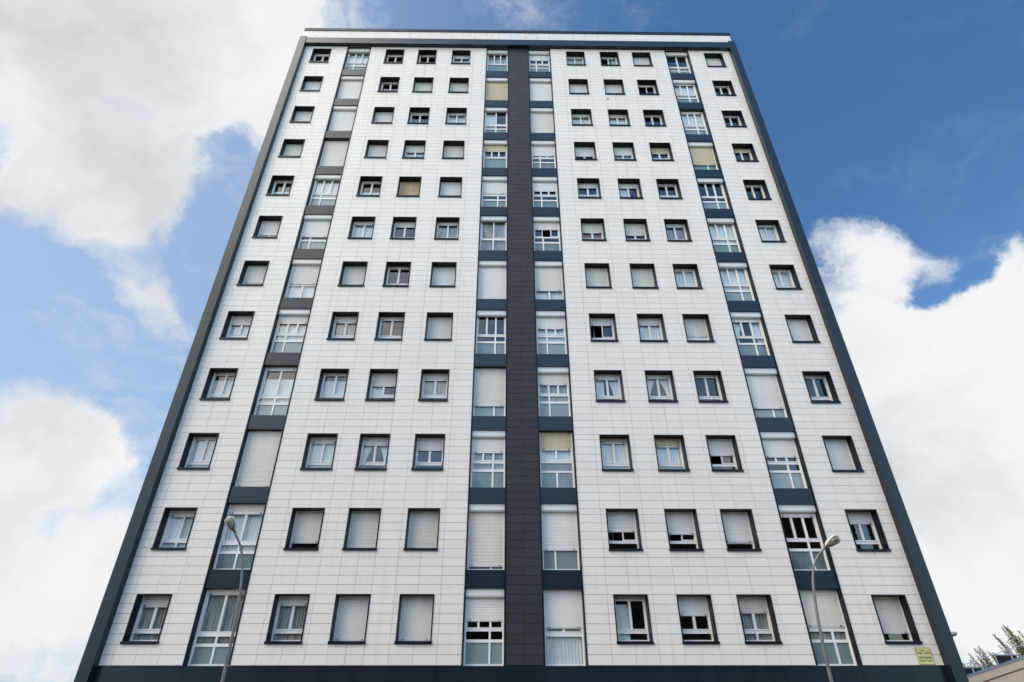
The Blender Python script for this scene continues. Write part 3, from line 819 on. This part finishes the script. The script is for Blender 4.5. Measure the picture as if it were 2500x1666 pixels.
# ------------------------------------------------------------------ low building at the right
FY = 8.515    # its front plane
low = thing('low_building', 'low beige stone building with a sloping parapet at the lower right behind the tower', 'building', (20.2, FY, GROUND))
def lx(x): return x - 20.2
def lz(z): return z - GROUND
def top(x): return 0.55 + (x - 20.24) * 0.252
XE = 29.0
mb = MB()
mb.poly_prism([(lx(20.24), 0), (lx(XE), 0), (lx(XE), lz(top(XE) - 0.42)), (lx(20.24), lz(top(20.24) - 0.42))], 0.05, 0.35)
mb.box(lx(20.26), lx(XE), 0.352, 9, 0, lz(top(20.24) - 0.45))
link('wall', mb.mesh('wall', M['stone']), low)
mb = MB(); mb.poly_prism([(lx(20.20), lz(top(20.2) - 0.37)), (lx(XE), lz(top(XE) - 0.37)), (lx(XE), lz(top(XE) - 0.07)), (lx(20.20), lz(top(20.2) - 0.07))], 0.0, 0.3)
link('fascia', mb.mesh('fascia', M['stone']), low)
mb = MB(); mb.poly_prism([(lx(20.22), lz(top(20.22) - 0.42)), (lx(XE), lz(top(XE) - 0.42)), (lx(XE), lz(top(XE) - 0.371)), (lx(20.22), lz(top(20.22) - 0.371))], 0.03, 0.3)
link('groove', mb.mesh('groove', M['groove']), low)
mb = MB(); mb.poly_prism([(lx(20.16), lz(top(20.16) - 0.069)), (lx(XE), lz(top(XE) - 0.069)), (lx(XE), lz(top(XE))), (lx(20.16), lz(top(20.16)))], -0.03, 0.2)
link('coping', mb.mesh('coping', M['zinc']), low)
mb = MB()
for x in (20.14, 20.72, 21.98, 22.75, 24.0, 25.3, 26.6): mb.tube([(lx(x), 0.12, lz(top(x)) - 0.02), (lx(x) - 0.01, 0.12, lz(top(x)) + 0.40)], 0.028, 8)
mb.tube([(lx(x), 0.12, lz(top(x)) + 0.40) for x in (20.1, 23, 27)], 0.016, 8)
link('railing', mb.mesh('railing', M['rail']), low)
for (x0, x1, z1) in ((20.26, 21.5, 0.86), (22.42, 23.4, 1.36)):
    rb = thing('roof_hatch', 'dark roof box with a grey lid, ' + ('lower one beside the tower pier' if x0 < 21 else 'higher one further right on the sloping parapet'), 'roof hatch', (x0, FY + 0.55, top(x0) - 0.1), 'dark boxes on the low roof')
    b = top(x0) - 0.1; mb = MB(); mb.box(0.06, x1 - x0 - 0.04, 0.0, 0.3, 0.0, z1 - b - 0.03)
    link('body', mb.mesh('body', M['black']), rb)
    mb = MB(); mb.box(-0.03, x1 - x0 + 0.05, -0.04, 0.34, z1 - b - 0.03, z1 - b + 0.02); link('lid', mb.mesh('lid', M['zinc']), rb)

# ------------------------------------------------------------------ poplars behind it
def poplar(label, x, y, tips, seed):
    """tips: list of (dx, top z) of the upright shoots"""
    rnd = random.Random(seed)
    t = thing('poplar_tree', label, 'tree', (x, y, GROUND), 'young poplars behind the low building')
    tr = MB(); tr.tube([(0, 0, 0), (0.03, 0, 1.2), (0, 0, 2.6)], [0.13, 0.10, 0.06], 8)
    cr = MB()
    for dx, zt in tips:
        h = zt - GROUND; dy = rnd.uniform(-0.5, 0.5)
        z0 = rnd.uniform(1.3, 2.4)
        pts = []
        for k in range(9):
            f = k / 8; pts.append(Vector((dx * (f ** 0.6) + 0.55 * f * (1 - f) * (h - z0), dy * (f ** 0.6), z0 + (h - z0) * f)) + Vector((rnd.uniform(-.04, .04), rnd.uniform(-.04, .04), 0)) * f)
        tr.tube(pts, [0.035 * (1 - i / 8) + 0.006 for i in range(9)], 5)
        L = h - z0; n = int(L * 140)
        for _ in range(n):
            f = rnd.uniform(0.1, 1) ; i = min(7, int(f * 8)); p = pts[i].lerp(pts[i + 1], f * 8 - i)
            spread = 0.17 * (1.02 - f) ** 0.5 + 0.02
            c = p + Vector((rnd.gauss(0, spread * .6), rnd.gauss(0, spread * .6), rnd.gauss(0, .05)))
            s = rnd.uniform(0.04, 0.075) * (1.1 - 0.45 * f)
            a = Vector((rnd.uniform(-1, 1), rnd.uniform(-1, 1), rnd.uniform(0.1, 1.4))).normalized(); b = a.orthogonal().normalized()
            b.rotate(Matrix.Rotation(rnd.uniform(0, 6.28), 3, a))
            cr.quad(c - b * s * .6, c + a * s * 0.7 - b * 0.0, c + a * s * 1.9, c + a * s * .7 + b * s)
    link('trunk', tr.mesh('trunk', M['bark'], True), t)
    link('crown', cr.mesh('crown', M['leaf']), t)
rnd = random.Random(5)
# shoots: spread around the stem, tallest in the middle
poplar('tallest poplar behind the low building, at the right edge of the picture', 33.0, 20.5,
       [(-1.15, 1.75), (-0.95, 2.2), (-0.8, 2.45), (-0.65, 2.35), (-0.5, 2.8), (-0.35, 2.5), (-0.2, 2.75), (0.0, 2.95), (0.15, 2.85), (0.35, 2.9), (0.5, 2.65), (0.7, 2.3), (0.9, 2.0), (-0.6, 2.0), (0.3, 2.3), (0.0, 2.2), (1.1, 1.6)], 3)
poplar('middle poplar of the three behind the low building, with sparse upright shoots', 31.15, 20.5,
       [(-1.0, 1.6), (-0.9, 1.2), (-0.6, 1.25), (-0.45, 0.95), (-0.35, 1.75), (-0.15, 1.5), (0.1, 1.0), (0.3, 1.45), (0.42, 1.4), (0.2, 0.8), (-0.3, 0.9)], 8)
poplar('lowest poplar of the three, its shoots just beside the dark corner pier', 29.95, 20.5,
       [(-0.9, 0.6), (-0.7, 0.75), (-0.5, 0.95), (-0.3, 0.65), (-0.1, 0.8), (0.1, 1.3), (0.35, 0.7), (0.6, 1.05), (0.8, 0.6), (-0.85, 0.3), (0.0, 0.4)], 12)
